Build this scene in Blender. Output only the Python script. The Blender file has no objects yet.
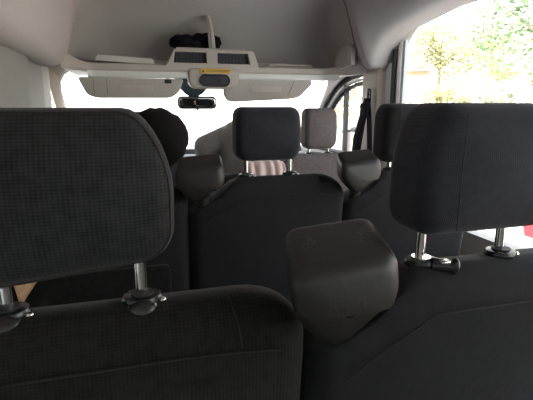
import bpy, bmesh, math, random
from math import sin, cos, pi, radians as R
from mathutils import Vector, Matrix, noise
random.seed(7)
S = bpy.context.scene
COL = S.collection

# ---------------------------------------------------------------- materials
def mat(name, col, rough=.6, metal=0, spec=.5, kind=None, k=1.0, emit=None, var=0.0):
    m = bpy.data.materials.new(name); m.use_nodes = True
    nt = m.node_tree; n = nt.nodes; l = nt.links
    b = n['Principled BSDF']
    b.inputs['Base Color'].default_value = (*col, 1)
    b.inputs['Roughness'].default_value = rough
    b.inputs['Metallic'].default_value = metal
    b.inputs['Specular IOR Level'].default_value = spec
    tc = n.new('ShaderNodeTexCoord')
    if kind == 'fabric' or kind == 'weave':
        sp = n.new('ShaderNodeSeparateXYZ'); l.new(tc.outputs['Object'], sp.inputs[0])
        def wave(sock, freq):
            a = n.new('ShaderNodeMath'); a.operation = 'MULTIPLY'; a.inputs[1].default_value = freq; l.new(sock, a.inputs[0])
            s = n.new('ShaderNodeMath'); s.operation = 'SINE'; l.new(a.outputs[0], s.inputs[0])
            q = n.new('ShaderNodeMath'); q.operation = 'ABSOLUTE'; l.new(s.outputs[0], q.inputs[0]); return q.outputs[0]
        f = pi/.0040 if kind == 'weave' else pi/.0026
        wx = wave(sp.outputs['X'], f*.75); wz = wave(sp.outputs['Z'], f)
        mm = n.new('ShaderNodeMath'); mm.operation = 'MULTIPLY'; l.new(wx, mm.inputs[0]); l.new(wz, mm.inputs[1])
        no = n.new('ShaderNodeTexNoise'); no.inputs['Scale'].default_value = 60; l.new(tc.outputs['Object'], no.inputs['Vector'])
        ad = n.new('ShaderNodeMath'); ad.operation = 'MULTIPLY_ADD'; ad.inputs[1].default_value = .5
        l.new(mm.outputs[0], ad.inputs[0]); l.new(no.outputs['Fac'], ad.inputs[2])
        rp = n.new('ShaderNodeValToRGB')
        rp.color_ramp.elements[0].position = .2; rp.color_ramp.elements[1].position = .95
        lo = .45 if kind == 'weave' else .75; hi = 2.1 if kind == 'weave' else 1.3
        rp.color_ramp.elements[0].color = (*[c*lo for c in col], 1); rp.color_ramp.elements[1].color = (*[c*hi for c in col], 1)
        l.new(ad.outputs[0], rp.inputs[0]); l.new(rp.outputs[0], b.inputs['Base Color'])
        bp = n.new('ShaderNodeBump'); bp.inputs['Strength'].default_value = .5*k; bp.inputs['Distance'].default_value = .0012
        l.new(ad.outputs[0], bp.inputs['Height']); l.new(bp.outputs[0], b.inputs['Normal'])
        b.inputs['Sheen Weight'].default_value = .12; b.inputs['Sheen Roughness'].default_value = .4
    elif kind == 'scuff':
        vo = n.new('ShaderNodeTexVoronoi'); vo.feature = 'DISTANCE_TO_EDGE'; vo.inputs['Scale'].default_value = 130
        no = n.new('ShaderNodeTexNoise'); no.inputs['Scale'].default_value = 28; no.inputs['Detail'].default_value = 5
        l.new(tc.outputs['Object'], vo.inputs['Vector']); l.new(tc.outputs['Object'], no.inputs['Vector'])
        r1 = n.new('ShaderNodeValToRGB'); r1.color_ramp.elements[0].position = .02; r1.color_ramp.elements[0].color = (1, 1, 1, 1); r1.color_ramp.elements[1].position = .10; r1.color_ramp.elements[1].color = (0, 0, 0, 1)
        r2 = n.new('ShaderNodeValToRGB'); r2.color_ramp.elements[0].position = .55; r2.color_ramp.elements[1].position = .66
        l.new(vo.outputs['Distance'], r1.inputs[0]); l.new(no.outputs['Fac'], r2.inputs[0])
        mu = n.new('ShaderNodeMath'); mu.operation = 'MULTIPLY'; l.new(r1.outputs[0], mu.inputs[0]); l.new(r2.outputs[0], mu.inputs[1])
        mc = n.new('ShaderNodeMix'); mc.data_type = 'RGBA'; mc.inputs[6].default_value = (*col, 1); mc.inputs[7].default_value = (.07, .06, .05, 1)
        l.new(mu.outputs[0], mc.inputs[0]); l.new(mc.outputs[2], b.inputs['Base Color'])
        bp = n.new('ShaderNodeBump'); bp.inputs['Strength'].default_value = .3; bp.inputs['Distance'].default_value = .0008
        l.new(vo.outputs['Distance'], bp.inputs['Height']); l.new(bp.outputs[0], b.inputs['Normal'])
    elif kind == 'noise':
        no = n.new('ShaderNodeTexNoise'); no.inputs['Scale'].default_value = 40*k; no.inputs['Detail'].default_value = 6
        l.new(tc.outputs['Object'], no.inputs['Vector'])
        rp = n.new('ShaderNodeValToRGB')
        rp.color_ramp.elements[0].position = .3; rp.color_ramp.elements[1].position = .7
        v = var or .06
        rp.color_ramp.elements[0].color = (*[c*(1-v) for c in col], 1); rp.color_ramp.elements[1].color = (*[min(1, c*(1+v)) for c in col], 1)
        l.new(no.outputs['Fac'], rp.inputs[0]); l.new(rp.outputs[0], b.inputs['Base Color'])
        bp = n.new('ShaderNodeBump'); bp.inputs['Strength'].default_value = .15; bp.inputs['Distance'].default_value = .001
        l.new(no.outputs['Fac'], bp.inputs['Height']); l.new(bp.outputs[0], b.inputs['Normal'])
    return m

def glass_mat(name, tint=(1, 1, 1)):
    m = bpy.data.materials.new(name); m.use_nodes = True
    nt = m.node_tree; n = nt.nodes; l = nt.links
    n.remove(n['Principled BSDF']); out = n['Material Output']
    t = n.new('ShaderNodeBsdfTransparent'); t.inputs[0].default_value = (*tint, 1)
    g = n.new('ShaderNodeBsdfGlossy'); g.inputs['Roughness'].default_value = .02
    fr = n.new('ShaderNodeLayerWeight'); fr.inputs['Blend'].default_value = .25
    pw = n.new('ShaderNodeMath'); pw.operation = 'MULTIPLY_ADD'; pw.inputs[1].default_value = .12; pw.inputs[2].default_value = .02; l.new(fr.outputs['Facing'], pw.inputs[0])
    mx = n.new('ShaderNodeMixShader'); l.new(pw.outputs[0], mx.inputs[0]); l.new(t.outputs[0], mx.inputs[1]); l.new(g.outputs[0], mx.inputs[2])
    l.new(mx.outputs[0], out.inputs['Surface'])
    return m

M = dict(
    weave=mat('woven_fabric', (.0155, .0155, .017), .85, kind='weave', spec=.2),
    fabric=mat('plain_fabric', (.0135, .0132, .0145), .85, kind='fabric', spec=.2),
    fabric_blue=mat('smooth_fabric', (.023, .0235, .030), .8, kind='fabric', spec=.2),
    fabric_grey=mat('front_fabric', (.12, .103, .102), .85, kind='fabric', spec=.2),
    weavedark=mat('woven_back_fabric', (.0095, .0092, .0088), .9, kind='weave', spec=.15),
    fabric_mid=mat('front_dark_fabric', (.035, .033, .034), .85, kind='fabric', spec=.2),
    seam=mat('seam_thread', (.012, .012, .012), .8),
    piping=mat('piping', (.03, .024, .021), .8),
    leather=mat('armrest_vinyl', (.011, .0095, .008), .46, kind='scuff'),
    plastic=mat('black_plastic', (.018, .018, .019), .25),
    dplastic=mat('dark_plastic', (.022, .022, .024), .6),
    chrome=mat('chrome', (.75, .73, .7), .12, metal=1),
    head=mat('headliner', (.52, .495, .48), .9, kind='noise', k=4, var=.04),
    headdark=mat('headliner_recess', (.54, .505, .49), .95, kind='noise', k=4, var=.05),
    trim=mat('light_trim', (.36, .345, .32), .6, kind='noise', k=2, var=.03),
    panel=mat('side_panel', (.25, .24, .22), .7, kind='noise', k=2, var=.03),
    beige=mat('beige_pillar', (.56, .49, .42), .6, kind='noise', k=2, var=.03),
    shelf=mat('shelf_plastic', (.54, .495, .46), .55, kind='noise', k=2, var=.03),
    lip=mat('shelf_lip', (.80, .82, .80), .4),
    visor=mat('visor_vinyl', (.50, .47, .44), .7, kind='noise', k=3, var=.03),
    visorline=mat('visor_seam', (.22, .2, .19), .7),
    slot=mat('slot_dark', (.03, .03, .045), .6),
    rubber=mat('window_rubber', (.012, .013, .016), .5),
    yellow=mat('yellow_label', (.78, .48, .06), .5),
    ink=mat('label_ink', (.12, .07, .02), .6),
    paper=mat('white_paper', (.8, .77, .74), .7),
    paper2=mat('cream_paper', (.62, .55, .5), .7),
    teal=mat('mirror_base', (.05, .08, .10), .35),
    mirror=mat('mirror_glass', (.75, .72, .7), .03, metal=1),
    belt=mat('belt_webbing', (.012, .012, .016), .95, spec=.1),
    hair=mat('dark_hair', (.009, .0085, .009), .85, spec=.2, kind='noise', k=3, var=.4),
    skin=mat('skin', (.42, .25, .17), .5),
    navy=mat('dark_knit', (.03, .032, .038), .9, kind='fabric'),
    jacket=mat('grey_jacket', (.17, .16, .15), .95, kind='fabric'),
    denim=mat('dark_trousers', (.03, .035, .05), .9, kind='fabric'),
    eye=mat('eye_white', (.8, .78, .75), .3), lips=mat('lip_skin', (.35, .14, .11), .5),
    pink=mat('pale_pink_cloth', (.72, .56, .52), .9, kind='noise'),
    tan=mat('tan_cloth', (.48, .30, .17), .9, kind='fabric'),
    floor=mat('rubber_floor', (.05, .05, .052), .7, kind='noise'),
    body=mat('white_paint_and_lit_pillar', (.75, .75, .75), .3),  # roof paint; also whitens the strip for the pillar's lit face
    red=mat('red_paint', (.62, .03, .04), .25),
    tyre=mat('tyre', (.02, .02, .02), .8), carglass=mat('car_glass', (.03, .04, .045), .05),
    ground=mat('pale_concrete', (.62, .61, .58), .9, kind='noise', k=.05, var=.05),
    grass=mat('dry_grass', (.55, .55, .36), .95, kind='noise', k=.05, var=.15),
    bark=mat('bark', (.42, .36, .30), .9, kind='noise', k=.3, var=.3),
    leafy=mat('yellow_leaf', (.38, .36, .14), .7), leafg=mat('green_leaf', (.19, .29, .12), .7), leafp=mat('pale_leaf', (.30, .29, .15), .7),
    leafo=mat('ochre_leaf', (.38, .28, .14), .7),
    brick=mat('brown_wall', (.45, .34, .27), .9, kind='noise', k=.2), roof=mat('pale_roof', (.5, .42, .38), .8),
    pinkwall=mat('pinkish_wall', (.55, .36, .33), .9),
    pole=mat('galvanised', (.5, .55, .6), .4),
    glass=glass_mat('clear_glass'), tint=glass_mat('tinted_glass', (.42, .44, .44)),
)

# ---------------------------------------------------------------- helpers
def link(name, verts, faces, m, parent=None, smooth=True, loc=None):
    me = bpy.data.meshes.new(name); me.from_pydata([tuple(v) for v in verts], [], faces); me.validate(); me.update()
    bm = bmesh.new(); bm.from_mesh(me); bmesh.ops.recalc_face_normals(bm, faces=bm.faces); bm.to_mesh(me); bm.free()
    if smooth:
        me.polygons.foreach_set('use_smooth', [True]*len(me.polygons))
        try: me.set_sharp_from_angle(angle=R(40))
        except Exception: pass
    if m: me.materials.append(M[m] if isinstance(m, str) else m)
    o = bpy.data.objects.new(name, me); COL.objects.link(o)
    if parent: o.parent = parent
    if loc: o.location = loc
    return o

def tag(o, label, cat, group=None, kind=None):
    o['label'] = label; o['category'] = cat
    if group: o['group'] = group
    if kind: o['kind'] = kind
    return o
def empty(name, loc=(0, 0, 0)):
    o = bpy.data.objects.new(name, None); COL.objects.link(o); o.location = loc; o.empty_display_size = .05; return o
def structure(o, label=None):
    o['kind'] = 'structure'
    if label: o['label'] = label
    return o

class G:                                  # geometry collector
    def __init__(s): s.v = []; s.f = []
    def add(s, v, f):
        b = len(s.v); s.v += [Vector(x) for x in v]; s.f += [tuple(i+b for i in q) for q in f]; return s
    def box(s, a, b, bev=0.0):
        x0, y0, z0 = a; x1, y1, z1 = b
        if bev <= 0:
            v = [(x, y, z) for x in (x0, x1) for y in (y0, y1) for z in (z0, z1)]
            return s.add(v, [(0, 1, 3, 2), (4, 6, 7, 5), (0, 4, 5, 1), (2, 3, 7, 6), (0, 2, 6, 4), (1, 5, 7, 3)])
        bm = bmesh.new(); bmesh.ops.create_cube(bm, size=1)
        for w in bm.verts: w.co = Vector(((x0+x1)/2+w.co.x*(x1-x0), (y0+y1)/2+w.co.y*(y1-y0), (z0+z1)/2+w.co.z*(z1-z0)))
        bmesh.ops.bevel(bm, geom=bm.edges[:], offset=bev, segments=3, affect='EDGES', profile=.5)
        bm.verts.index_update(); s.add([w.co.copy() for w in bm.verts], [[w.index for w in q.verts] for q in bm.faces]); bm.free(); return s
    def tube(s, pts, r, n=10, cap=True):
        pts = [Vector(p) for p in pts]; rs = r if isinstance(r, (list, tuple)) else [r]*len(pts)
        rings = []; up = None
        for i, p in enumerate(pts):
            d = (pts[min(i+1, len(pts)-1)]-pts[max(i-1, 0)]).normalized()
            if up is None:
                up = d.cross(Vector((0, 0, 1)) if abs(d.z) < .9 else Vector((1, 0, 0))).normalized()
            up = (up-d*up.dot(d)).normalized(); w = d.cross(up)
            rings.append([p+(up*cos(2*pi*k/n)+w*sin(2*pi*k/n))*rs[i] for k in range(n)])
        v = [q for g in rings for q in g]; f = []
        for i in range(len(pts)-1):
            for k in range(n): f.append((i*n+k, i*n+(k+1) % n, (i+1)*n+(k+1) % n, (i+1)*n+k))
        if cap: f.append(tuple(range(n))[::-1]); f.append(tuple((len(pts)-1)*n+k for k in range(n)))
        return s.add(v, f)
    def ell(s, c, r, nu=20, nv=12, fn=None):
        v = []; f = []
        for j in range(nv+1):
            for i in range(nu):
                a = 2*pi*i/nu; b = pi*j/nv
                p = Vector((sin(b)*cos(a), sin(b)*sin(a), cos(b)))
                if fn: p = fn(p)
                v.append(Vector((c[0]+p.x*r[0], c[1]+p.y*r[1], c[2]+p.z*r[2])))
        for j in range(nv):
            for i in range(nu): f.append((j*nu+i, j*nu+(i+1) % nu, (j+1)*nu+(i+1) % nu, (j+1)*nu+i))
        return s.add(v, f)
    def prism(s, outline, ax, a, b):      # outline 2-D, extruded along axis
        n = len(outline)
        def P(q, t):
            return {0: (t, q[0], q[1]), 1: (q[0], t, q[1]), 2: (q[0], q[1], t)}[ax]
        v = [P(q, a) for q in outline]+[P(q, b) for q in outline]
        f = [tuple(range(n)), tuple(range(n, 2*n))[::-1]]+[(i, (i+1) % n, n+(i+1) % n, n+i) for i in range(n)]
        return s.add(v, f)
    def loft(s, secs, close=False):
        n = len(secs[0]); v = [p for q in secs for p in q]; f = []
        for i in range(len(secs)-1):
            for k in range(n if close else n-1): f.append((i*n+k, i*n+(k+1) % n, (i+1)*n+(k+1) % n, (i+1)*n+k))
        return s.add(v, f)
    def map(s, fn): s.v = [Vector(fn(p)) for p in s.v]; return s
    def build(s, name, m, parent=None, smooth=True, loc=None): return link(name, s.v, s.f, m, parent, smooth, loc)

def rrect(hw, hh, rt, rb, n=9):
    """rounded rectangle centred at 0; rt/rb = (rx, rz) elliptical corner radii top and bottom"""
    pts = []
    for cx, cz, (rx, rz), a0 in ((hw, hh, rt, 0), (-hw, hh, rt, 90), (-hw, -hh, rb, 180), (hw, -hh, rb, 270)):
        for i in range(n):
            a = R(a0+90*i/(n-1))
            pts.append((cx-math.copysign(rx, cx)+rx*cos(a), cz-math.copysign(rz, cz)+rz*sin(a)))
    # densify straight runs so later mapping bends smoothly
    out = []
    for i, p in enumerate(pts):
        q = pts[(i+1) % len(pts)]; out.append(p)
        d = math.hypot(q[0]-p[0], q[1]-p[1]); k = int(d/.03)
        for j in range(1, k): out.append((p[0]+(q[0]-p[0])*j/k, p[1]+(q[1]-p[1])*j/k))
    return out

def cushion(hw, hh, t, rt, rb, e, bulge=.008, fn=None, pts=None):
    """padded slab: XZ outline, thickness t in Y, rounded rim radius e, faces bulged"""
    base = pts or rrect(hw, hh, rt, rb); secs = []
    def ring(ins, y, s=1.0):
        return [Vector((p[0]*(1-ins/hw)*s, y, p[1]*(1-ins/hh)*s)) for p in base]
    ss = [.04, .3, .55, .8]
    for k in ss: secs.append(ring(e, -t/2-bulge*(1-k*k), k))
    for i in range(7):
        a = R(90*i/6); secs.append(ring(e*(1-sin(a)), -t/2+e*(1-cos(a))))
    for i in range(6, -1, -1):
        a = R(90*i/6); secs.append(ring(e*(1-sin(a)), t/2-e*(1-cos(a))))
    for k in ss[::-1]: secs.append(ring(e, t/2+bulge*(1-k*k), k))
    g = G().loft(secs, True); n = len(base)
    g.f.append(tuple(range(n))); g.f.append(tuple((len(secs)-1)*n+k for k in range(n)))
    if fn: g.map(fn)
    return g

# ---------------------------------------------------------------- seats
def collar(parent, px, py, z, lever, m='plastic', bulb=False):
    g = G()
    prof = [(.0125, -.03), (.017, -.018), (.016, -.008), (.019, -.002), (.0255, .004), (.0265, .009), (.024, .0135), (.012, .0155)]
    n = 24; secs = [[Vector((px+r*cos(2*pi*k/n)*1.05, py+r*sin(2*pi*k/n)*.9, z+zz)) for k in range(n)] for r, zz in prof]
    g.loft(secs, True)
    c = g.build('guide_sleeve', m, parent)
    w = G().tube([(px, py, z+.0125), (px, py, z+.017)], .0155, 20).build('cover_ring', 'chrome' if lever else 'dplastic', c)
    if lever:
        l = G().tube([(px+.008, py-.016, z+.008), (px+.024, py-.024, z+.007), (px+.036, py-.030, z+.005)], [.012, .011, .0085], 14)
        l.ell((px+.041, py-.031, z+.006), (.009, .010, .014))
        lo = l.build('release_lever', m, c)
        G().box((px+.014, py-.034, z+.012), (px+.032, py-.020, z+.0175), .002).build('lever_inlay', 'chrome', c)
    else:
        if bulb: G().ell((px, py-.017, z-.010), (.0225, .016, .024), fn=lambda p: Vector((p.x*(1+.15*p.z), p.y, p.z))).build('sleeve_housing', m, c)
        G().ell((px+.026, py-.008, z+.004), (.006, .005, .006)).build('release_button', 'chrome', c)
    return c

def seat(name, cx, cy, label, group, hw=.285, head=None, bm_='fabric', hm='fabric', arm=False, detail=True, htop=1.25, hbot=1.045, btop=1.015, tilt=.10, armdx=-.245, pocket=False, cut=False, postgap=.08, lev=False, head_w=.122, hrt=(.045, .085), hdx=0, adz=-.008, adx=.004, hskew=0, brt=(.115, .085)):
    root = empty(name, (cx, cy, 0)); tag(root, label, 'seat', group)
    bz0 = .42; hh = (btop-bz0)/2; zc = (btop+bz0)/2; t = .13
    def f(p):
        x, y, z = p; z += zc
        k = max(0, min(1, (z-.62)/(btop-.62)))
        kk = max(0, min(1, (z-btop+.10)/.10)); y *= 1-.22*kk
        y += (btop-z)*tilt
        if y > 0: z -= .25*y*kk
        # shoulders thin towards the top; recess at the folded armrest
        if cut and x < -.12:
            u = -.12-x; lim = btop-.004-(1.05*min(u, .06)+.5*max(0, u-.06))
            if z > lim: z = lim+(z-lim)*.12
        return (x, y, z)
    back = cushion(hw, hh, t, brt, (.05, .05), .045, .012, f).build('backrest', bm_, root)
    if detail:
        zz = btop-.062
        pts = [(-hw+.05+(2*hw-.1)*i/16, -t/2-.004+(btop-zz)*tilt-.004*(1-abs(i-8)/8), zz-.012*(abs(i-8)/8)**3-(.075 if (cut and i < 5) else 0)*(1-i/5 if i < 5 else 0)) for i in range(17)]
        G().tube(pts, .0013, 6).build('seam', 'seam', back)
        sx = hw-.118
        G().tube([(sx, -.012, btop+.0015), (sx+.002, -.028, btop-.003), (sx+.006, -.043, btop-.016), (sx+.010, -.053, btop-.036), (sx+.013, -.0625, btop-.061)], .0012, 6).build('seam', 'seam', back)
    # seat squab, frame and feet
    cushion(hw-.01, .25, .15, (.06, .06), (.06, .06), .045, .01, lambda p: (p[0], p[2]+.31, p[1]+.44+.02*(p[2]))).build('cushion', bm_, root)
    G().box((-hw+.05, .06, .30), (hw-.05, .5, .35), .01).build('seat_frame', 'dplastic', root)
    for sx in (-1, 1):
        G().prism([(.08, .003), (.16, .003), (.2, .3), (.1, .3)], 0, sx*.2-.02, sx*.2+.02).build('leg', 'dplastic', root, False)
        G().prism([(.42, .003), (.5, .003), (.48, .3), (.4, .3)], 0, sx*.2-.02, sx*.2+.02).build('leg', 'dplastic', root, False)
    # head restraint
    hz = (htop+hbot)/2; h2 = (htop-hbot)/2
    def fh(p):
        x, y, z = p
        k = (z/h2)
        x *= 1-.05*max(0, k)-.02*max(0, -k)
        y += .012*k*k
        return (x+hdx, y+.0, z+hz+hskew*x*max(0, min(1, .5-k*.5)))
    hr = cushion(head_w, h2, .115, hrt, (.04, .045), .032, .010, fh).build('headrest', hm, root)
    if detail:
        # piping following the rim of the rear face
        if hm == 'weave':
            o2 = rrect(head_w-.006, h2-.005, (hrt[0]*.97, hrt[1]*.97), (.038, .042))
            pp = [fh((p[0], -.0455, p[1])) for p in o2]; pp.append(pp[0])
            G().tube(pp, .0012, 6, False).build('piping', 'piping', hr)
        else:
            for sx in (-1, 1):
                pp = [fh((sx*(head_w*.62-.012*((k-4)/4)**2), -.0665+.006*((k-4)/4)**2, h2*.86*(k-4)/4)) for k in range(9)]
                G().tube(pp, .0009, 6, False).build('seam', 'seam', hr)
    for s in (-1, 1):
        G().tube([(s*postgap, 0, btop-.035), (s*postgap, 0, hbot+.03)], .0082, 16).build('post', 'chrome', hr)
        collar(back, s*postgap, -.004, btop-.012 if not detail else btop-.006, lev and s < 0, bulb=(hm == 'weave'))
    if arm:
        out = [(-.328, 1.085), (-.18, 1.095), (-.174, 1.045), (-.182, 1.020), (-.268, .955), (-.318, 1.005)]
        cxa, cza, hwa, hha = -.251, 1.025, .077, .070; q = [Vector((p[0]-cxa, p[1]-cza)) for p in out]; rr = []
        for i in range(len(q)):
            A, B_, C_ = q[i-1], q[i], q[(i+1) % len(q)]; r = min(.026, (A-B_).length*.42, (C_-B_).length*.42)
            p1 = B_+(A-B_).normalized()*r; p2 = B_+(C_-B_).normalized()*r
            for k in range(6): t_ = k/5; rr.append(tuple(p1*(1-t_)**2+B_*2*t_*(1-t_)+p2*t_*t_))
        def fa(p):
            x, y, z = p
            x += .012*(y/.055)*(.5 if x > 0 else 1.0)
            return (x+cxa+adx, y-.065, z+cza+.30*y*(1 if z > 0 else .2)+adz)
        cushion(hwa, hha, .115, None, None, .022, .004, fa, pts=rr).build('armrest', 'leather', root)
        G().tube([(-.235, .0, .80), (-.235, -.01, .88+adz), (-.235, -.04, .97+adz)], [.02, .02, .02], 14).build('armrest_hinge', 'seam', root)
    if pocket:
        g = cushion(.235, .14, .02, (.02, .02), (.04, .04), .008, .006, lambda p: (p[0]-.02, p[1]-t/2-.018+(btop-.62-p[2])*tilt, p[2]+.60)).build('seat_pocket', 'weavedark', root)
    return root

g3 = 'row of seats nearest the camera'; g2 = 'row of seats in the middle'; g1 = 'front seats'
sL = seat('passenger_seat', -.093, .585, 'dark woven fabric seat nearest at left, its big textured headrest cut by the photo edge', g3, hw=.314, hskew=.10, postgap=.0825, brt=(.095, .075), bm_='weavedark', hm='weave', htop=1.249, hbot=1.043, lev=False, head_w=.13, hrt=(.055, .11), btop=.992)
sR = seat('passenger_seat', .51, .585, 'dark seat nearest at right with chrome headrest posts and folded vinyl armrest', g3, hw=.285, hm='fabric_blue', arm=True, cut=True, btop=1.0, hbot=1.051, adz=-.018, htop=1.256, head_w=.137, hdx=.016, hrt=(.055, .10), lev=True, adx=-.008)
sA = seat('passenger_seat', -.145, 1.46, 'dark middle row seat by the left wall, behind the near left headrest', g2, pocket=True, htop=1.23, hbot=1.05)
sB = seat('passenger_seat', .425, 1.46, 'dark middle row seat with small square headrest in the centre of the van', g2, arm=True, cut=True, htop=1.25, hbot=1.068, head_w=.116, hdx=-.006, hrt=(.028, .03), hm='fabric_blue')
sC = seat('passenger_seat', .985, 1.46, 'dark middle row seat beside the big right window, folded armrest at its left', g2, arm=True, cut=True, hdx=-.01, htop=1.262, hbot=1.045, hrt=(.04, .06))
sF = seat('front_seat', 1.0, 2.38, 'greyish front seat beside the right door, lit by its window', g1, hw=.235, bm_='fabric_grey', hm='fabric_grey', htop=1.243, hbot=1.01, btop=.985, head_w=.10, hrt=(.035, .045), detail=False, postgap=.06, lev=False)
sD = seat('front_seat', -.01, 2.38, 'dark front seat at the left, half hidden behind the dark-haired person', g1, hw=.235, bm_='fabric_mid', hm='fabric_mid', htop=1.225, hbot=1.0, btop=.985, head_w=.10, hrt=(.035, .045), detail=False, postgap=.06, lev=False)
# low middle front seat
mid = empty('front_seat', (.575, 2.36, 0)); tag(mid, 'low dark middle front seat under the pale pink cloth', 'seat', g1)
cushion(.185, .235, .11, (.06, .06), (.04, .04), .04, .008, lambda p: (p[0], p[1], p[2]+.65)).build('backrest', 'fabric', mid)
cushion(.185, .24, .14, (.06, .06), (.06, .06), .045, .01, lambda p: (p[0], p[2]+.31, p[1]+.44)).build('cushion', 'fabric', mid)
G().box((-.16, .06, .003), (.16, .5, .36), .01).build('seat_base', 'dplastic', mid)

# pale cloth over the middle front seatback
secs = []
for j, (y, z) in enumerate([(-.085, .70), (-.083, .78), (-.08, .85), (-.07, .89), (-.045, .915), (0, .922), (.045, .915), (.07, .88), (.08, .80)]):
    secs.append([Vector((.065+(-.105+.21*i/40), y-.008*sin(i*.62+j*.15+.8*sin(i*.2))*(1 if j < 6 else .3), z+.02+.003*sin(i*.6)+.006*(1-((i-20)/20)**2))) for i in range(41)])
c = G().loft(secs).build('folded_cloth', 'pink', None, loc=(.60, 2.36, 0))
md = c.modifiers.new('s', 'SOLIDIFY'); md.thickness = .006; md.offset = 1
tag(c, 'pale pink pleated cloth seen under the middle headrest, over the low front seat', 'cloth')
# tan scrap tucked in the pocket behind the left middle seat
sec = [[Vector((-.035+.011*i+.004*(4-j), -.004+.003*sin(i+j), -.05+.026*j+(4-j)*.004*i)) for i in range(7)] for j in range(5)]
tn = G().loft(sec).build('folded_cloth', 'tan', None, loc=(-.355, 1.36, .715)); md = tn.modifiers.new('s', 'SOLIDIFY'); md.thickness = .006
tag(tn, 'small tan cloth glimpsed below the near left headrest, on the seat pocket', 'cloth')

# ---------------------------------------------------------------- people
def remesh_body(g, name, m, parent, vox=.009):
    o = g.build(name, m, parent)
    md = o.modifiers.new('r', 'REMESH'); md.mode = 'VOXEL'; md.voxel_size = vox; md.use_smooth_shade = True
    sm = o.modifiers.new('s', 'SMOOTH'); sm.factor = .5; sm.iterations = 4
    return o
def lerp(a, b, t): return a+(b-a)*t
def limb(g, pts, rs, grow=0):
    pts = [Vector(p) for p in pts]; P = []; Q = []
    for i in range(len(pts)-1):
        for k in range(6):
            t = k/6; P.append(pts[i].lerp(pts[i+1], t)); Q.append(lerp(rs[i], rs[i+1], t)+grow)
    P.append(pts[-1]); Q.append(rs[-1]+grow)
    g.tube(P, Q, 14)
    for p, r in zip(pts, rs): g.ell(p, (r+grow,)*3, 14, 10)
def hand(g, w, fwd, side, up, s=1):
    w = Vector(w); fwd = Vector(fwd).normalized(); up = Vector(up).normalized(); sd = fwd.cross(up).normalized()*side
    limb(g, [w, w+fwd*.045], [.026, .03]); c = w+fwd*.05
    for k in (-1, 0, 1): limb(g, [w+fwd*.02+sd*.01*k, c+fwd*.035+sd*.02*k], [.014, .013])
    for k, L in enumerate((.068, .078, .072, .055)):
        b = c+fwd*.03+sd*(.03-.02*k)
        limb(g, [b, b+fwd*L*.5-up*.006, b+fwd*L*.8-up*.026, b+fwd*L*.85-up*.044], [.0095, .009, .008, .007])
    b = w+fwd*.03+sd*.03
    limb(g, [b-fwd*.01, b+sd*.025+fwd*.02-up*.008, b+sd*.03+fwd*.05-up*.02], [.0125, .011, .009])

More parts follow.
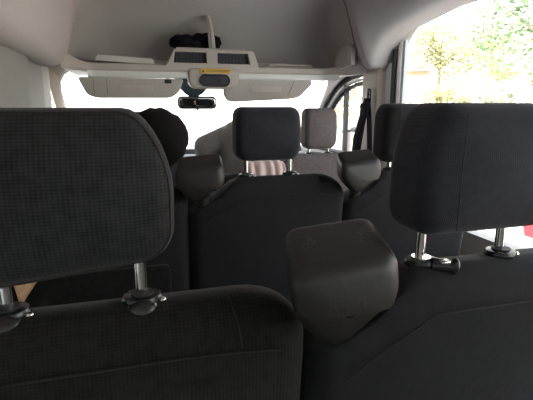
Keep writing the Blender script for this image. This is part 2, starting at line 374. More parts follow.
def person(name, loc, label, pel, chest, neck, headc, hd, shl, arms, knees, feet, hairr, topm, hm, hunch=False):
    root = empty(name, loc); tag(root, label, 'person')
    V = Vector; pel, chest, neck, headc = map(V, (pel, chest, neck, headc))
    hd = V(hd).normalized(); rt = hd.cross(V((0, 0, 1))).normalized(); up = rt.cross(hd)
    b = G()
    limb(b, [pel, pel.lerp(chest, .5), chest], [.125, .115, .12])
    def direll(g, c, r, fn=None):
        k = len(g.v); g.ell((0, 0, 0), r, 24, 16, fn)
        for i in range(k, len(g.v)): q = g.v[i]; g.v[i] = V(c)+rt*q.x+hd*q.y+up*q.z
    limb(b, [chest, neck, headc-up*.05], [.09, .052, .05])
    def skull(p):
        k = max(0, -p.z); return V((p.x*(1-.32*k*k), p.y*(1-.12*k)+(.06*k), p.z))
    direll(b, headc, (.076, .096, .115), skull)
    direll(b, headc+hd*.098-up*.018, (.012, .018, .024))
    direll(b, headc+hd*.075-up*.085, (.026, .02, .018))
    for s in (-1, 1):
        direll(b, headc+rt*.078*s-up*.01-hd*.005, (.01, .02, .03))
    sh = []
    for s in (-1, 1):
        P = chest+V((shl[0]*s, shl[1], shl[2]+.06)); sh.append(P)
        limb(b, [chest.lerp(neck, .5), P], [.075, .058])
        e, w = map(V, arms[0 if s < 0 else 1])
        limb(b, [P, e, w], [.052, .042, .027])
        hand(b, w, w-e, -s, (0, 0, 1))
        k = V(knees[0 if s < 0 else 1]); ft = V(feet[0 if s < 0 else 1])
        limb(b, [pel+V((s*.08, 0, 0)), k, ft], [.088, .062, .042]); limb(b, [ft, ft+V((0, .16, -.02))], [.042, .03])
    body = remesh_body(b, 'body', 'skin', root, .008)
    for s in (-1, 1):
        g = G(); g.ell(headc+hd*.083+rt*.031*s+up*.005, (.012, .012, .012), 12, 8); g.build('eye', 'eye', root)
        G().ell(headc+hd*.093+rt*.031*s+up*.005, (.005, .004, .005), 10, 6).build('iris', 'hair', root)
    g = G(); direll(g, headc+hd*.090-up*.058, (.024, .008, .006)); g.build('lips', 'lips', root)
    # clothes
    t = G(); limb(t, [pel, pel.lerp(chest, .5), chest], [.125, .115, .12], .016); limb(t, [chest, chest.lerp(neck, .75)], [.09, .06], .014)
    for i, s in enumerate((-1, 1)):
        e, w = map(V, arms[i]); limb(t, [chest.lerp(neck, .5), sh[i]], [.075, .058], .014)
        limb(t, [sh[i], e, e.lerp(w, .85)], [.052, .042, .032], .013)
    remesh_body(t, 'jacket' if hunch else 'shirt', topm, root, .010)
    t = G()
    for i, s in enumerate((-1, 1)):
        k = V(knees[i]); ft = V(feet[i]); limb(t, [pel+V((s*.08, 0, 0)), k, k.lerp(ft, .9)], [.1, .066, .05], .012)
    remesh_body(t, 'trousers', 'denim', root, .010)
    for i in range(2):
        ft = V(feet[i]); s_ = G(); limb(s_, [ft-V((0, .02, .03)), ft+V((0, .17, -.035))], [.046, .036], .004); s_.build('shoe', 'plastic', root)
    # hair: a cap behind the face
    h = G(); rx, ry, rz = hairr
    def hair(p):
        x, y, z = p
        if y > .25: y = .25+(y-.25)*.25
        n_ = 1+.02*sin(14*x+5*z)+.015*sin(22*z+9*y)
        return V((x*n_, y, z*n_))
    direll(h, headc-hd*.028+up*.012, (rx, ry, rz), hair)
    h.build('hair', hm, root)
    return root
pA = person('person', (.0, 1.80, 0), 'person with dark hair leaning right, mostly hidden behind the near left headrest',
       (-.04, -.04, .60), (-.015, -.05, .90), (.03, -.06, 1.01), (.06, -.05, 1.115), (0, 1, -.12), (.17, 0, 0),
       [((-.21, .0, .76), (-.12, .20, .70)), ((.2, .02, .76), (.10, .2, .70))],
       [(-.13, .32, .60), (.06, .32, .60)], [(-.13, .34, .10), (.06, .34, .10)], (.118, .112, .116), 'navy', 'hair')
pB = person('person', (.60, 2.58, 0), 'hunched person in grey jacket leaning forward ahead of the middle headrest, head hidden',
       (0, .10, .62), (0, .14, 1.035), (.03, .24, 1.13), (.06, .38, 1.03), (.1, .8, -.55), (.215, .02, -.09),
       [((-.22, .16, .80), (-.15, .36, .74)), ((.22, .16, .80), (.14, .36, .76))],
       [(-.12, .38, .60), (.12, .38, .60)], [(-.12, .36, .11), (.12, .36, .11)], (.09, .095, .10), 'jacket', 'hair', True)

# ---------------------------------------------------------------- van shell (structure)
XL, XR = -.47, 1.385
structure(G().box((-.62, -1.35, -.06), (1.54, 3.75, 0)).build('floor', 'floor', None, False))
structure(G().box((-.62, -1.35, 1.96), (1.54, 2.75, 2.02)).build('ceiling', 'head', None, False))
# rear doors: lower skin, posts, two panes
g = G(); g.box((-.56, -1.35, 0), (1.48, -1.28, .8)); g.box((-.56, -1.35, 1.65), (1.48, -1.28, 1.98))
for a, b in ((-.56, -.38), (.40, .52), (1.3, 1.48)): g.box((a, -1.35, .8), (b, -1.28, 1.65))
structure(g.build('wall_back', 'trim', None, False))
k = G()
for a, b in ((-.38, .40), (.52, 1.3)): k.box((a, -1.32, .8), (b, -1.312, 1.65))
structure(k.build('window_6', 'tint', None, False))

def plate(outline_outer, holes, ax, a, b, name, m):
    """flat wall with holes via bmesh triangle fill, extruded along an axis"""
    bm = bmesh.new(); loops = [outline_outer]+holes; edges = []
    for lp in loops:
        vs = [bm.verts.new((a, p[0], p[1]) if ax == 0 else (p[0], a, p[1])) for p in lp]
        for i in range(len(vs)): edges.append(bm.edges.new((vs[i], vs[(i+1) % len(vs)])))
    bmesh.ops.triangle_fill(bm, use_beauty=True, edges=edges)
    r = bmesh.ops.extrude_face_region(bm, geom=bm.faces[:])
    for v in r['geom']:
        if isinstance(v, bmesh.types.BMVert):
            if ax == 0: v.co.x = b
            else: v.co.y = b
    bmesh.ops.recalc_face_normals(bm, faces=bm.faces)
    me = bpy.data.meshes.new(name); bm.to_mesh(me); bm.free(); me.materials.append(M[m])
    o = bpy.data.objects.new(name, me); COL.objects.link(o); return o
# right side
winR = [(-1.1, .70), (2.19, .70), (2.205, 1.50), (2.20, 1.60), (2.13, 1.66), (1.8, 1.70), (-1.1, 1.71)]
doorR = [(2.50, .93), (3.44, .93), (3.30, 1.12), (3.17, 1.24), (3.06, 1.32), (2.96, 1.38), (2.84, 1.42), (2.73, 1.443), (2.60, 1.452), (2.50, 1.454)]
outl = [(-1.35, 0), (3.75, 0), (3.75, .90), (3.50, .98), (3.22, 1.28), (2.95, 1.50), (2.70, 1.80), (2.5, 1.98), (-1.35, 1.98)]
structure(plate(outl, [winR, doorR], 0, XR, XR+.06, 'wall_right', 'trim'))
structure(G().prism(winR, 0, XR+.03, XR+.036).build('window_1', 'glass', None, False))
structure(G().prism(doorR, 0, XR+.03, XR+.036).build('window_2', 'glass', None, False))
# left side: blank panel with a front door window and rear passenger window
doorL = [(p[0]+(.24 if p[0] < 2.6 else .0), p[1]) for p in doorR]
winL = [(-1.1, .80), (1.15, .80), (1.2, .85), (1.2, 1.36), (1.15, 1.41), (-1.1, 1.41)]
structure(plate(outl, [winL, doorL], 0, XL-.06, XL, 'wall_left', 'trim'))
structure(G().prism(winL, 0, XL-.036, XL-.03).build('window_4', 'tint', None, False))
structure(G().prism(doorL, 0, XL-.036, XL-.03).build('window_3', 'glass', None, False))
# rubber seals
def seal(pts, x, r, name, closed=True, m='rubber'):
    P = [(x, p[0], p[1]) for p in pts];
    if closed: P.append(P[0])
    return structure(G().tube(P, r, 8).build(name, m))
seal([(2.225, .72), (2.23, 1.46), (2.225, 1.56)], XR-.006, .014, 'trim_1', False)
seal(doorR, XR-.006, .016, 'trim_2')
o2 = [(2.50, 1.405), (2.60, 1.402), (2.72, 1.393), (2.83, 1.372), (2.94, 1.332), (3.04, 1.272), (3.14, 1.20), (3.26, 1.08)]
seal(o2, XR+.022, .014, 'trim_3', False)
seal([(p[0], p[1]+.022) for p in o2], XR+.012, .008, 'trim_4', False, 'pole')
# quarter light bar
structure(G().box((XR+.01, 2.86, .93), (XR+.04, 2.885, 1.40)).build('trim_5', 'rubber', None, False))
# window glass edge band of the right window (thin pale strip)
structure(G().box((XR+.012, 2.16, .70), (XR+.028, 2.185, 1.60)).build('trim_6', 'pole', None, False))
# front wall (dash firewall), windscreen header
structure(G().box((-.62, 3.70, 0), (1.54, 3.76, .9)).build('wall_front', 'dplastic', None, False))
# windscreen: curved raked sheet
secs = []
for j in range(9):
    t = j/8; y = lerp(2.86, 3.66, t); z = lerp(1.45, .88, t)
    secs.append([Vector((lerp(-.52, 1.43, i/16), y+.10*(1-((i-8)/8)**2), z)) for i in range(17)])
w = G().loft(secs).build('window_5', 'glass'); structure(w)
# A pillars : lofted posts following the screen
def pillar(side, name, m):
    # inner screen edge points, outer edge points going down and forward
    if side > 0:
        inn = [(1.16, 2.70, 1.455), (1.215, 2.76, 1.43), (1.25, 2.84, 1.395), (1.265, 2.94, 1.33), (1.29, 3.08, 1.245), (1.36, 3.5, .93)]
        out = [(1.375, 2.42, 1.50), (1.375, 2.60, 1.49), (1.378, 2.80, 1.455), (1.38, 2.99, 1.385), (1.38, 3.16, 1.285), (1.385, 3.55, .93)]
    else:
        inn = [(-.33, 2.66, 1.45), (-.385, 2.72, 1.425), (-.42, 2.80, 1.39), (-.435, 2.90, 1.33), (-.445, 3.06, 1.245), (-.455, 3.5, .93)]
        out = [(-.465, 2.42, 1.50), (-.465, 2.52, 1.49), (-.466, 2.62, 1.455), (-.467, 2.70, 1.385), (-.468, 2.80, 1.285), (-.47, 3.3, .93)]
    secs = []
    for a, b in zip(inn, out):
        a = Vector(a); b = Vector(b); s_ = -side
        mid_ = a.lerp(b, .5)+Vector((s_*.018, -.012, 0))
        fa = a+Vector((side*.02, .05, 0)); fb = b+Vector((side*.02, .06, .02))
        secs.append([a, a.lerp(mid_, .5)+Vector((s_*.008, -.012, 0)), mid_, mid_.lerp(b, .5)+Vector((s_*.006, -.004, 0)), b, fb, fa])
    g = G().loft(secs, True); n = 7; g.f.append(tuple(range(n))); g.f.append(tuple((len(secs)-1)*n+k for k in range(n)))
    return structure(g.build(name, m))
pillar(1, 'trim_7', 'head'); pillar(-1, 'trim_8', 'beige')
# B pillars
g = G(); g.prism([(1.335, 2.325), (1.35, 2.31), (XR, 2.30), (XR, 2.51), (1.34, 2.51), (1.328, 2.49)], 2, 0, 1.50)
structure(g.build('trim_9', 'beige', None, False))
g = G(); g.prism([(XL, 2.02), (-.455, 2.06), (-.44, 2.20), (-.435, 2.5), (-.445, 2.60), (XL, 2.62)], 2, 0, 1.47)
structure(g.build('trim_10', 'trim', None, False))
structure(G().box((XR-.012, 2.245, 0), (XR+.002, 2.305, 1.49), .003).build('trim_15', 'body'))  # strong light on the B pillar's face, painted in as a white strip
# left wall inner panel relief
structure(G().prism([(-.47, .2), (-.39, .26), (-.383, .6), (-.381, 1.80), (-.388, 1.86), (-.412, 2.0), (-.425, 2.30), (-.44, 2.40), (-.47, 2.42)], 2, 1.06, 1.465).build('trim_11', 'panel'))

# coves (roof side rails)
def lerpl(A, B, t): return [(lerp(a[0], b[0], t), lerp(a[1], b[1], t)) for a, b in zip(A, B)]
def spline(pts, n=4):
    out = []
    for i in range(len(pts)-1):
        p0 = pts[max(i-1, 0)]; p1 = pts[i]; p2 = pts[i+1]; p3 = pts[min(i+2, len(pts)-1)]
        for k in range(n):
            t = k/n
            out.append(tuple(.5*((2*b)+(-a+c_)*t+(2*a-5*b+4*c_-d)*t*t+(-a+3*b-3*c_+d)*t**3) for a, b, c_, d in zip(p0, p1, p2, p3)))
    out.append(pts[-1]); return out
lowP = [(1.39, 1.468), (1.33, 1.466), (1.262, 1.474), (1.205, 1.58), (1.157, 1.72), (1.11, 1.84), (1.0, 1.93), (.85, 1.965)]
higP = [(1.39, 1.690), (1.335, 1.694), (1.27, 1.706), (1.215, 1.745), (1.16, 1.81), (1.09, 1.88), (.98, 1.935), (.85, 1.965)]
prof = []
for y, w in [(-1.3, 1), (0, 1), (.8, 1), (1.3, 1), (1.55, .98), (1.70, .98), (1.82, .94), (1.98, .865), (2.08, .81), (2.13, .76), (2.18, .64), (2.225, .47), (2.26, .25), (2.285, .03), (2.30, 0), (2.35, 0)]:
    prof.append([Vector((x, y, z)) for x, z in spline(lerpl(lowP, higP, w))])
structure(G().loft(prof).build('ceiling_side_right', 'head'))
leftP = [(-.48, 1.445), (-.43, 1.434), (-.37, 1.43), (-.325, 1.452), (-.298, 1.50), (-.265, 1.61), (-.225, 1.74), (-.16, 1.86), (-.05, 1.935), (.1, 1.965)]
prof = []
for y in (-1.3, -.5, 0, .5, 1, 1.5, 1.9, 2.1, 2.25, 2.30, 2.325, 2.335):
    d = max(0, (y-2.25)/.085); d = d*d*.03
    prof.append([Vector((x-d, y, z+d*.6)) for x, z in spline(leftP)])
prof.append([Vector((x-.06, 2.335, z+.02)) for x, z in spline(leftP)])
structure(G().loft(prof).build('ceiling_side_left', 'head'))
# overhead recess above the cab : plan outlines lofted with height
def plan(z):
    t = (z-1.46)/.5
    xl = lerp(-.40, -.16, max(0, t)**1.1); xr = lerp(1.30, 1.08, max(0, t)**1.1)
    yf = 3.02 if z < 1.55 else lerp(3.02, 2.45, ((z-1.55)/.42)**1.6); rc = lerp(.30, .12, t); y0 = 2.33
    pts = [(xl, y0)]+[(xl, lerp(y0, max(yf-rc, y0+.01), k/4)) for k in range(1, 4)]
    rc = min(rc, yf-y0-.01)
    for k in range(9): a = R(180-90*k/8); pts.append((xl+rc+rc*cos(a), yf-rc+rc*sin(a)))
    for k in range(1, 12): pts.append((lerp(xl+rc, xr-rc, k/12), yf))
    for k in range(9): a = R(90-90*k/8); pts.append((xr-rc+rc*cos(a), yf-rc+rc*sin(a)))
    pts += [(xr, lerp(max(yf-rc, y0+.01), y0, k/4)) for k in range(1, 4)]+[(xr, y0)]
    return [Vector((x, y, z)) for x, y in pts]
secs = [plan(z) for z in (1.455, 1.5, 1.55, 1.6, 1.65, 1.7, 1.75, 1.8, 1.84, 1.88, 1.91, 1.94, 1.965)]
structure(G().loft(secs).build('wall_front_recess', 'headdark'))
structure(G().box((-.2, 2.3, 1.96), (1.12, 2.5, 1.965)).build('trim_12', 'headdark', None, False))
# rubber seam where the right cove meets the cab headliner
pp = [(x-.004, 2.352, z) for x, z in spline(lowP)]
structure(G().tube(pp, .004, 6).build('trim_13', 'visorline'))
# outer roof nose so no sky leaks in
secs = []
for y, z in ((2.5, 2.0), (2.85, 1.86), (3.06, 1.62), (2.98, 1.47), (2.86, 1.455)):
    secs.append([Vector((x, y, z)) for x in (-.53, 0, .45, 1, 1.445)])
structure(G().loft(secs).build('ceiling_nose', 'body'))

# overhead shelf
def shelf_front(x):
    if x < -.24: return lerp(2.64, 2.42, min(1, ((-.24-x)/.12)**1.6))
    if x > 1.12: return lerp(2.64, 2.38, min(1, ((x-1.12)/.18)**1.4))
    return 2.64
xs = [-.36+.02*i for i in range(12)]+[-.10+.1*i for i in range(12)]+[1.08+.02*i for i in range(12)]
secs = []
for x in xs:
    yf = shelf_front(x); e = max(0, (x-1.12)/.18, (-.24-x)/.12)
    r = .045*e*e
    secs.append([Vector((x, 3.03, 1.455)), Vector((x, yf+.03, 1.458+r)), Vector((x, yf+.024, 1.482+r)), Vector((x, yf+.012, 1.487+r)), Vector((x, yf, 1.480+r)), Vector((x, yf-.002, 1.455+r)), Vector((x, yf+.006, 1.444+r)), Vector((x, yf+.03, 1.44)), Vector((x, 3.03, 1.44))])
sh = empty('overhead_shelf', (0, 0, 0)); tag(sh, 'wide light grey overhead shelf across the cab above the sun visors', 'shelf')
g = G().loft(secs, True); n = 9; g.f.append(tuple(range(n))); g.f.append(tuple((len(secs)-1)*n+k for k in range(n)))
g.build('shelf_board', 'shelf', sh)
secs = []
for x in xs[5:-5]:
    yf = shelf_front(x); secs.append([Vector((x, yf+.002, 1.4455)), Vector((x, yf-.001, 1.438)), Vector((x, yf+.004, 1.414)), Vector((x, yf+.012, 1.41)), Vector((x, yf+.016, 1.444))])
G().loft(secs, True).build('front_lip', 'lip', sh)
# pocket end at the right of the shelf
G().prism([(2.40, 1.49), (2.62, 1.47), (2.62, 1.54), (2.54, 1.60), (2.45, 1.61), (2.40, 1.58)], 0, 1.20, 1.225).build('end_bracket', 'headdark', sh)

# console on the shelf
con = empty('overhead_console', (.44, 2.66, 1.44)); tag(con, 'light grey overhead console with two dark slots and yellow label above the mirror', 'console')
def hole_panel():
    o = [(-.285, .03), (.275, .03), (.24, .128), (.225, .134), (-.215, .134), (-.23, .128)]
    hs = [[(-.235, .058), (-.045, .058), (-.045, .118), (-.225, .118)], [(.02, .058), (.215, .058), (.20, .118), (.02, .118)]]
    return o, hs
o_, hs_ = hole_panel()
p = plate(o_, hs_, 1, -.02, .03, 'front_panel', 'shelf'); p.parent = con
md = p.modifiers.new('b', 'BEVEL'); md.width = .004; md.segments = 2
G().box((-.235, .012, .05), (-.04, .02, .122)).build('slot', 'slot', con, False)
G().box((.015, .012, .05), (.21, .02, .122)).build('slot', 'slot', con, False)
G().prism([(-.22, .134), (.21, .134), (.20, .148), (-.21, .148)], 1, .03, .20).build('top_cover', 'shelf', con, False)
# grille bars in the slots
for a in (-.235, .02):
    g = G()
    for i in range(9): g.box((a+.012+.02*i, .008, .06), (a+.014+.02*i, .011, .116))
    g.build('grille', 'plastic', con, False)
# pod
pod = cushion(.150, .058, .10, (.03, .03), (.05, .04), .018, .004, lambda p: (p[0]*(1+.5*p[2])-.005, p[1]+.012, p[2]-.028)).build('lamp_pod', 'shelf', con)
ring = [(q[0]-.004, -.047, q[1]-.040) for q in rrect(.086, .031, (.031, .03), (.031, .03))]
G().tube(ring+[ring[0]], .0045, 8, False).build('lamp_bezel', 'dplastic', pod)
cushion(.082, .028, .008, (.028, .027), (.028, .027), .003, .003, lambda p: (p[0]-.004, p[1]-.045, p[2]-.040)).build('dome_lamp', 'slot', pod)
G().tube([(.02, -.050, -.040), (.02, -.056, -.040)], .009, 14).build('lamp_switch', 'plastic', pod)
lab = G().box((-.088, -.0435, .001), (.088, -.041, .026)).build('warning_label', 'yellow', con, False)
g = G(); g.prism([(-.080, .006), (-.062, .006), (-.071, .021)], 1, -.045, -.0437)
for r_ in (.018, .011):
    x = -.052
    while x < .075:
        w_ = random.choice((.006, .009, .012)); g.box((x, -.0447, r_-.0015), (x+w_, -.0436, r_+.0015)); x += w_+.003
g.build('label_print', 'ink', lab, False)
# bar rising to the roof
secs = []
for k in range(9):
    t = k/8; y = 2.70+.14*t*t+.0; z = 1.58+.26*t; w_ = .016+.004*(1-t)
    secs.append([Vector((.44-w_-.012*t, y, z)), Vector((.44-.012*t, y-.012, z)), Vector((.44+w_-.012*t, y, z)), Vector((.44-.012*t, y+.03, z))])
structure(G().loft(secs, True).build('trim_14', 'shelf'))

# things on the shelf
pb = G()
for c_, r_ in (((-.06, 0, .03), (.085, .08, .045)), ((.07, .01, .035), (.10, .08, .055)), ((0, .02, .02), (.14, .09, .04))): pb.ell(c_, r_, 20, 12, lambda p: p*(1+.12*sin(7*p.x+3*p.y)*sin(6*p.z+2)))
bag = pb.build('cloth_bag', 'belt', None, loc=(.34, 2.80, 1.60))
tag(bag, 'crumpled black bag lying on top of the overhead console', 'bag')
pa = G()
for k in range(4): pa.box((-.165+.004*k, -.10, .008*k), (.165-.006*k, .10, .008*k+.0075))
pa.map(lambda p: (p.x, p.y, p.z+(-.10*(p.x)*.5+.018)))
po = pa.build('paper_stack', 'paper', None, False, loc=(-.055, 2.80, 1.478)); tag(po, 'white papers lying on the shelf above the left sun visor', 'papers')
pa = G()
for k in range(3): pa.box((-.16+.01*k, -.10, .012*k), (.155-.004*k, .10, .012*k+.010), .002)
po = pa.build('folded_map', 'paper2', None, False, loc=(.93, 2.80, 1.476)); tag(po, 'cream folded booklets lying on the shelf above the right sun visor', 'papers')

# sun visors
def visor(name, pts, loc, label, lines, rect, mx):
    root = empty(name, loc); tag(root, label, 'sun visor', 'sun visors')
    ox, oz = loc[0], loc[2]
    q = [(a-ox, b-oz) for a, b in pts]
    # round corners
    out = []
    n = len(q)
    for i in range(n):
        a, b, c_ = Vector(q[i-1]), Vector(q[i]), Vector(q[(i+1) % n])
        r = min(.022, (a-b).length*.4, (c_-b).length*.4); p1 = b+(a-b).normalized()*r; p2 = b+(c_-b).normalized()*r
        for k in range(5): t = k/4; out.append(tuple(p1*(1-t)**2+b*2*t*(1-t)+p2*t*t))
    hx = (max(p[0] for p in out)-min(p[0] for p in out))/2; cxx = (max(p[0] for p in out)+min(p[0] for p in out))/2
    hz_ = (max(p[1] for p in out)-min(p[1] for p in out))/2; czz = (max(p[1] for p in out)+min(p[1] for p in out))/2
    tl = lambda p: (p[0]+cxx, p[1]+.18*(p[2]+czz)*-1, p[2]+czz)
    cushion(hx, hz_, .022, None, None, .009, .002, tl, pts=[(p[0]-cxx, p[1]-czz) for p in out]).build('panel', 'visor', root)
    for (x0, z0, x1, z1) in lines:
        G().tube([(x0-ox, -.0135-.18*(z0-oz), z0-oz), (x1-ox, -.0135-.18*(z1-oz), z1-oz)], .0018, 6).build('seam', 'visorline', root)
    x0, z0, x1, z1 = [rect[0]-ox, rect[1]-oz, rect[2]-ox, rect[3]-oz]
    G().box((x0, -.018-.18*(z0+z1)/2, z0), (x1, -.012-.18*(z0+z1)/2, z1), .002).build('mirror_cover', 'shelf', root)
    G().tube([(mx-ox, .0, .03), (mx-ox, 0, .066)], .008, 10).build('hinge', 'dplastic', root)
    G().box((mx-ox-.02, -.02, .022), (mx-ox+.02, .01, .045), .004).build('clip', 'dplastic', root)
    return root
visor('sun_visor', [(-.318, 1.412), (.262, 1.410), (.235, 1.335), (.185, 1.300), (-.225, 1.298), (-.275, 1.315)], (0, 2.68, 1.36), 'sun visor left of the mirror, light grey with a flat mirror cover',
      [(-.235, 1.317, -.235, 1.405), (-.165, 1.315, -.165, 1.405)], (-.10, 1.335, .085, 1.368), .17)
visor('sun_visor', [(.50, 1.412), (1.06, 1.414), (1.068, 1.39), (.99, 1.310), (.93, 1.298), (.56, 1.278), (.52, 1.288), (.495, 1.325)], (.8, 2.68, 1.36), 'sun visor right of the mirror, light grey with slanted outer end',
      [(.905, 1.315, .945, 1.405)], (.665, 1.335, .86, 1.375), .56)
# rear-view mirror
rm = empty('rear_view_mirror', (.36, 2.86, 1.40)); rm.rotation_euler = (R(5), 0, 0); tag(rm, 'dark interior rear-view mirror hanging below the overhead console', 'mirror')
secs = []
for z, hx_, hy in ((.04, .12, .04), (0, .115, .045), (-.04, .085, .04), (-.07, .055, .03), (-.085, .03, .02)):
    secs.append([Vector((-.02+hx_*cos(2*pi*k/20), hy*sin(2*pi*k/20), z)) for k in range(20)])
G().loft(secs, True).build('mount', 'teal', rm)
cushion(.125, .040, .035, (.03, .03), (.03, .03), .012, .002, lambda p: (p[0]+.0, p[1]-.01, p[2]-.124)).build('housing', 'dplastic', rm)
cushion(.117, .032, .006, (.026, .026), (.026, .026), .002, 0, lambda p: (p[0], p[1]-.031, p[2]-.124)).build('mirror_glass', 'mirror', rm)
G().ell((0, -.012, -.167), (.008, .012, .006)).build('dimmer_tab', 'dplastic', rm)

# dashboard
d = empty('dashboard', (.455, 3.2, 0)); tag(d, 'dark dashboard top below the windscreen, glimpsed beside the grey person', 'dashboard')
pr_ = [(-.12, .45), (-.16, .75), (-.12, .86), (-.04, .90), (.35, .875), (.48, .86), (.49, .45)]
G().prism(pr_, 0, -.90, .90).build('dash_top', 'dplastic', d)
G().box((.10, -.24, .84), (.34, -.14, .90), .01).build('instrument_hood', 'dplastic', d)
G().box((-.08, -.175, .55), (.16, -.14, .74), .01).build('centre_panel', 'plastic', d)
# steering wheel (left-hand front seat)
sw = empty('steering_wheel', (-.01, 2.93, .80)); tag(sw, 'black steering wheel ahead of the left front seat, hidden by the near seats', 'steering wheel')
ring = []
for k in range(33): a = 2*pi*k/32; ring.append((.19*cos(a), .19*sin(a)*.42, .19*sin(a)*.9))
G().tube(ring, .014, 10, False).build('rim', 'plastic', sw)
G().ell((0, .01, 0), (.07, .04, .06)).build('hub', 'dplastic', sw)
g = G(); g.tube([(-.185, 0, 0), (.185, 0, 0)], .012, 8); g.tube([(0, 0, 0), (0, -.075, -.165)], .012, 8); g.build('spokes', 'dplastic', sw)
G().tube([(0, .01, 0), (0, .16, -.05)], .03, 12).build('column', 'dplastic', sw)

# seat belt on the right B pillar
sb = empty('seat_belt', (1.32, 2.345, 1.30)); tag(sb, 'black seat belt hanging from the beige pillar by the front right seat', 'seat belt')
cushion(.018, .045, .022, (.016, .016), (.016, .016), .006, .003, lambda p: (p[1]-.012, p[0]+.03, p[2]+.01)).build('anchor', 'plastic', sb)
def ribbon(pts, w, name):
    secs = []
    for i, p in enumerate(pts):
        a = Vector(p); secs.append([a+Vector((0, -w/2, 0)), a+Vector((-.004, 0, 0)), a+Vector((0, w/2, 0)), a+Vector((.003, 0, 0))])
    g = G().loft(secs, True); g.f.append((0, 1, 2, 3)); m_ = 4*(len(secs)-1); g.f.append((m_, m_+1, m_+2, m_+3)); return g.build(name, 'belt', sb)
ribbon([(-.022, .03, .0), (-.028, .045, -.10), (-.035, .07, -.24), (-.04, .09, -.36), (-.04, .08, -.7)], .07, 'webbing')
ribbon([(-.020, .02, .0), (-.022, -.005, -.10), (-.026, -.03, -.22), (-.03, -.05, -.34), (-.02, -.05, -.8)], .06, 'webbing')
ribbon([(-.024, .04, -.02), (-.034, .07, -.12), (-.045, .11, -.24), (-.05, .12, -.40), (-.05, .12, -.8)], .06, 'webbing')
G().box((-.045, -.01, -.10), (-.02, .07, -.03), .006).build('belt_guide', 'belt', sb)

# exterior door mirror outside the right front window
dm = empty('door_mirror', (1.55, 2.98, .95)); tag(dm, 'door mirror outside the right front window with pale pinkish frame', 'mirror')
cushion(.11, .13, .07, (.03, .03), (.03, .03), .02, .004, lambda p: (p[0]+.06, p[1]+.06, p[2])).build('housing', 'pink', dm)
cushion(.095, .115, .006, (.025, .025), (.025, .025), .002, 0, lambda p: (p[0]+.06, p[1]+.022, p[2])).build('mirror_glass', 'mirror', dm)
G().tube([(-.10, .02, .12), (.02, .05, .125), (.12, .06, .12)], .011, 8).build('arm', 'rubber', dm)
G().ell((.0, .03, .13), (.03, .03, .022)).build('arm_joint', 'rubber', dm)

# ---------------------------------------------------------------- outside
GZ = -.62
# van underbody skirt so the van stands on the ground
structure(G().box((-300, -300, GZ-.1), (300, 300, GZ)).build('ground', 'ground', None, False))
structure(G().box((9, -60, GZ), (60, 90, GZ+.05)).build('ground_verge', 'grass', None, False))
for i, (x, y) in enumerate([(-.45, -.6), (1.36, -.6), (-.45, 3.0), (1.36, 3.0)]):
    pass
def tree(x, y, h, r, m, label, n=1500, lo=.35, cat='tree', name='broadleaf_tree', ls=.13):
    root = empty(name, (x, y, GZ+.05)); tag(root, label, cat, 'trees beyond the parking area')
    g = G(); g.tube([(0, 0, 0), (.05, 0, h*.3), (-.05, .05, h*.55), (0, 0, h*.8)], [.14*h/6, .11*h/6, .07*h/6, .02], 10)
    for k in range(7):
        a = k*2.4; z0 = h*(.3+.06*k); g.tube([(0, 0, z0), (cos(a)*r*.4, sin(a)*r*.4, z0+h*.12), (cos(a)*r*.75, sin(a)*r*.75, z0+h*.2)], [.05*h/6, .03*h/6, .012], 6)
    g.build('trunk', 'bark', root)
    lobes = [(random.uniform(-.6, .6)*r, random.uniform(-.6, .6)*r, h*random.uniform(lo+.08, .9), r*random.uniform(.3, .55)) for _ in range(12)]
    v = []; f = []
    for i in range(n):
        lx, ly, lz, lr = random.choice(lobes)
        while True:
            p = Vector((random.uniform(-1, 1), random.uniform(-1, 1), random.uniform(-1, 1)))
            if .3 < p.length < 1: break
        c_ = Vector((lx, ly, lz))+Vector((p.x, p.y, p.z*.75))*lr
        a = Vector((random.gauss(0, 1), random.gauss(0, 1), random.gauss(0, 1))).normalized(); b = a.orthogonal().normalized(); s_ = ls*random.uniform(.6, 1.4)
        k = len(v); v += [c_-a*s_, c_+b*s_*.5, c_+a*s_, c_-b*s_*.5]; f.append((k, k+1, k+2, k+3))
    link('foliage', v, f, m, root, False)
    return root
# positions given by bearing from the van (degrees right of straight ahead) and distance
def at(deg, dist): return (sin(R(deg))*dist, cos(R(deg))*dist)
tl = [
 (49, 13.5, 8.5, 2.7, 'leafg', 'tall bright green tree at the right edge of the side window', 6500, .3),
 (37, 26, 6.8, 2.7, 'leafy', 'yellow green tree left of centre in the side window', 3600, .4),
 (42.5, 33, 9.2, 2.7, 'leafy', 'sparse yellow green tree with bare twigs in the middle of the side window', 2000, .35),
 (33.2, 44, 7.6, 2.6, 'leafp', 'pale tree beside the front edge of the side window', 1500, .4),
 (37.6, 20, 2.9, 1.3, 'leafy', 'low yellow bush under the trees, left in the side window', 2500, .05),
 (42.3, 17, 2.6, 1.3, 'leafp', 'low pale bush in the middle of the side window', 3000, .05),
 (47.3, 21, 3.4, 1.2, 'leafp', 'low pale bush under the tall green tree', 1200, .05),
 (27.3, 25, 4.6, 2.4, 'leafo', 'ochre tree seen through the front door window', 1100, .2),
 (24.8, 30, 5.0, 2.0, 'leafy', 'yellow tree at the front of the door window', 700, .2),
]
for dg, ds, h, r, m, lb, n, lo in tl:
    x, y = at(dg, ds); tree(x, y, h, r, m, lb, n, lo, 'bush' if h < 4 else 'tree', 'leafy_bush' if h < 4 else 'broadleaf_tree', .08 if h < 4 else (.085 if ds < 15 else .105))
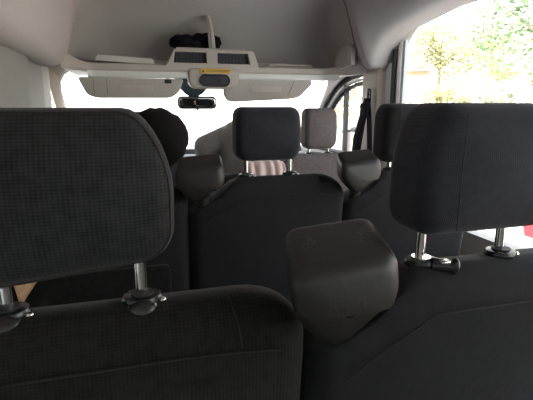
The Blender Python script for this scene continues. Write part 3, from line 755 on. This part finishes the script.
# low brown building and pinkish sign wall beyond
def shed(deg, dist, w, h, m, label, name='low_building'):
    x, y = at(deg, dist); r = empty(name, (x, y, GZ)); r.rotation_euler.z = -R(deg); tag(r, label, 'building', 'buildings beyond the trees')
    G().box((-w/2, 0, 0), (w/2, 3, h)).build('wall', m, r, False)
    G().prism([(-.3, h), (3.3, h), (3.0, h+.35), (0, h+.35)], 0, -w/2-.2, w/2+.2).build('roof', 'roof', r, False)
    for k in (-1, 1): G().box((k*w*.25-.35, -.04, h*.4), (k*w*.25+.35, .02, h*.78)).build('window', 'paper2', r, False)
    G().box((-.4, -.04, 0), (.4, .02, h*.75)).build('door', 'paper2', r, False)
shed(34.3, 36, 1.7, 4.5, 'brick', 'low brown building between the trees at the left of the side window')
shed(44.0, 40, 1.5, 4.5, 'pinkwall', 'small pinkish building far beyond the bushes at right')
# lamp post ahead of the windscreen
lp = empty('lamp_post', (3.6, 18.5, GZ)); tag(lp, 'pale grey post outside, seen through the windscreen right of the mirror', 'post')
# thin strip seen right of the mirror
G().tube([(0, 0, 0), (0, 0, 3.1)], [.09, .08], 12).build('pole', 'pole', lp)
G().ell((0, 0, 3.15), (.14, .14, .08)).build('cap', 'pole', lp)

# red car
car = empty('car', (5.24, 4.10, GZ)); tag(car, 'red car parked outside, a corner of it under the near right headrest', 'car')
car.rotation_euler.z = R(-90)
L = [(0.05, .35), (-.02, .55), (.02, .74), (.25, .86), (.95, .96), (1.55, 1.36), (2.6, 1.42), (3.35, 1.1), (3.9, 1.02), (4.0, .6), (3.95, .35)]
secs = []
for yy, ins, dz in ((-.86, .0, 0), (-.80, -.04, .0), (-.3, -.07, .03), (.3, -.07, .03), (.80, -.04, .0), (.86, 0, 0)):
    secs.append([Vector((x+(.06 if abs(yy) > .85 else 0)*(1 if x < 2 else -1), yy*(1-.16*max(0, (z-.9)/.5)), z*(1 if z < .5 else 1)+(dz if z > .5 else 0))) for x, z in L])
g = G().loft(secs); nL = len(L); g.f.append(tuple(range(nL))); g.f.append(tuple((len(secs)-1)*nL+k for k in range(nL)))
for k in range(len(secs)-1): g.f.append((k*nL, (k+1)*nL, (k+1)*nL+nL-1, k*nL+nL-1))
g.build('body', 'red', car)
for sx in (.8, 3.2):
    for sy in (-.80, .80):
        G().tube([(sx, sy-.1, .31), (sx, sy+.1, .31)], .31, 24).build('wheel', 'tyre', car)
for sy in (-1, 1): G().prism([(1.15, .98), (1.62, 1.30), (2.5, 1.36), (3.1, 1.06)], 1, sy*.845, sy*.80).build('side_window', 'carglass', car, False)

# ---------------------------------------------------------------- light
w = bpy.data.worlds.new('World'); S.world = w; w.use_nodes = True
nt = w.node_tree; bg = nt.nodes['Background']
tcw = nt.nodes.new('ShaderNodeTexCoord'); sp = nt.nodes.new('ShaderNodeSeparateXYZ'); nt.links.new(tcw.outputs['Generated'], sp.inputs[0])
rp = nt.nodes.new('ShaderNodeValToRGB'); rp.color_ramp.elements[0].position = .0; rp.color_ramp.elements[1].position = .6
rp.color_ramp.elements[0].color = (1, .97, .93, 1); rp.color_ramp.elements[1].color = (.82, .9, 1, 1)
nt.links.new(sp.outputs['Z'], rp.inputs[0]); nt.links.new(rp.outputs[0], bg.inputs[0]); bg.inputs[1].default_value = 3.6
sun = bpy.data.lights.new('sun', 'SUN'); sun.energy = 6; sun.angle = R(3); sun.color = (1, .95, .86)
so = bpy.data.objects.new('sun', sun); COL.objects.link(so); so.rotation_euler = (R(38), R(-22), 0)

# ---------------------------------------------------------------- camera
cam = bpy.data.cameras.new('camera'); co = bpy.data.objects.new('camera', cam); COL.objects.link(co)
co.location = (0, 0, 1.25); cam.sensor_width = 36; cam.lens = 435/533*36; cam.clip_start = .02; cam.clip_end = 1000
co.rotation_euler = (R(90-12.1), 0, R(-16))
S.camera = co
S.view_settings.view_transform = 'Standard'; S.view_settings.look = 'None'; S.view_settings.gamma = 1; S.view_settings.exposure = 0.4
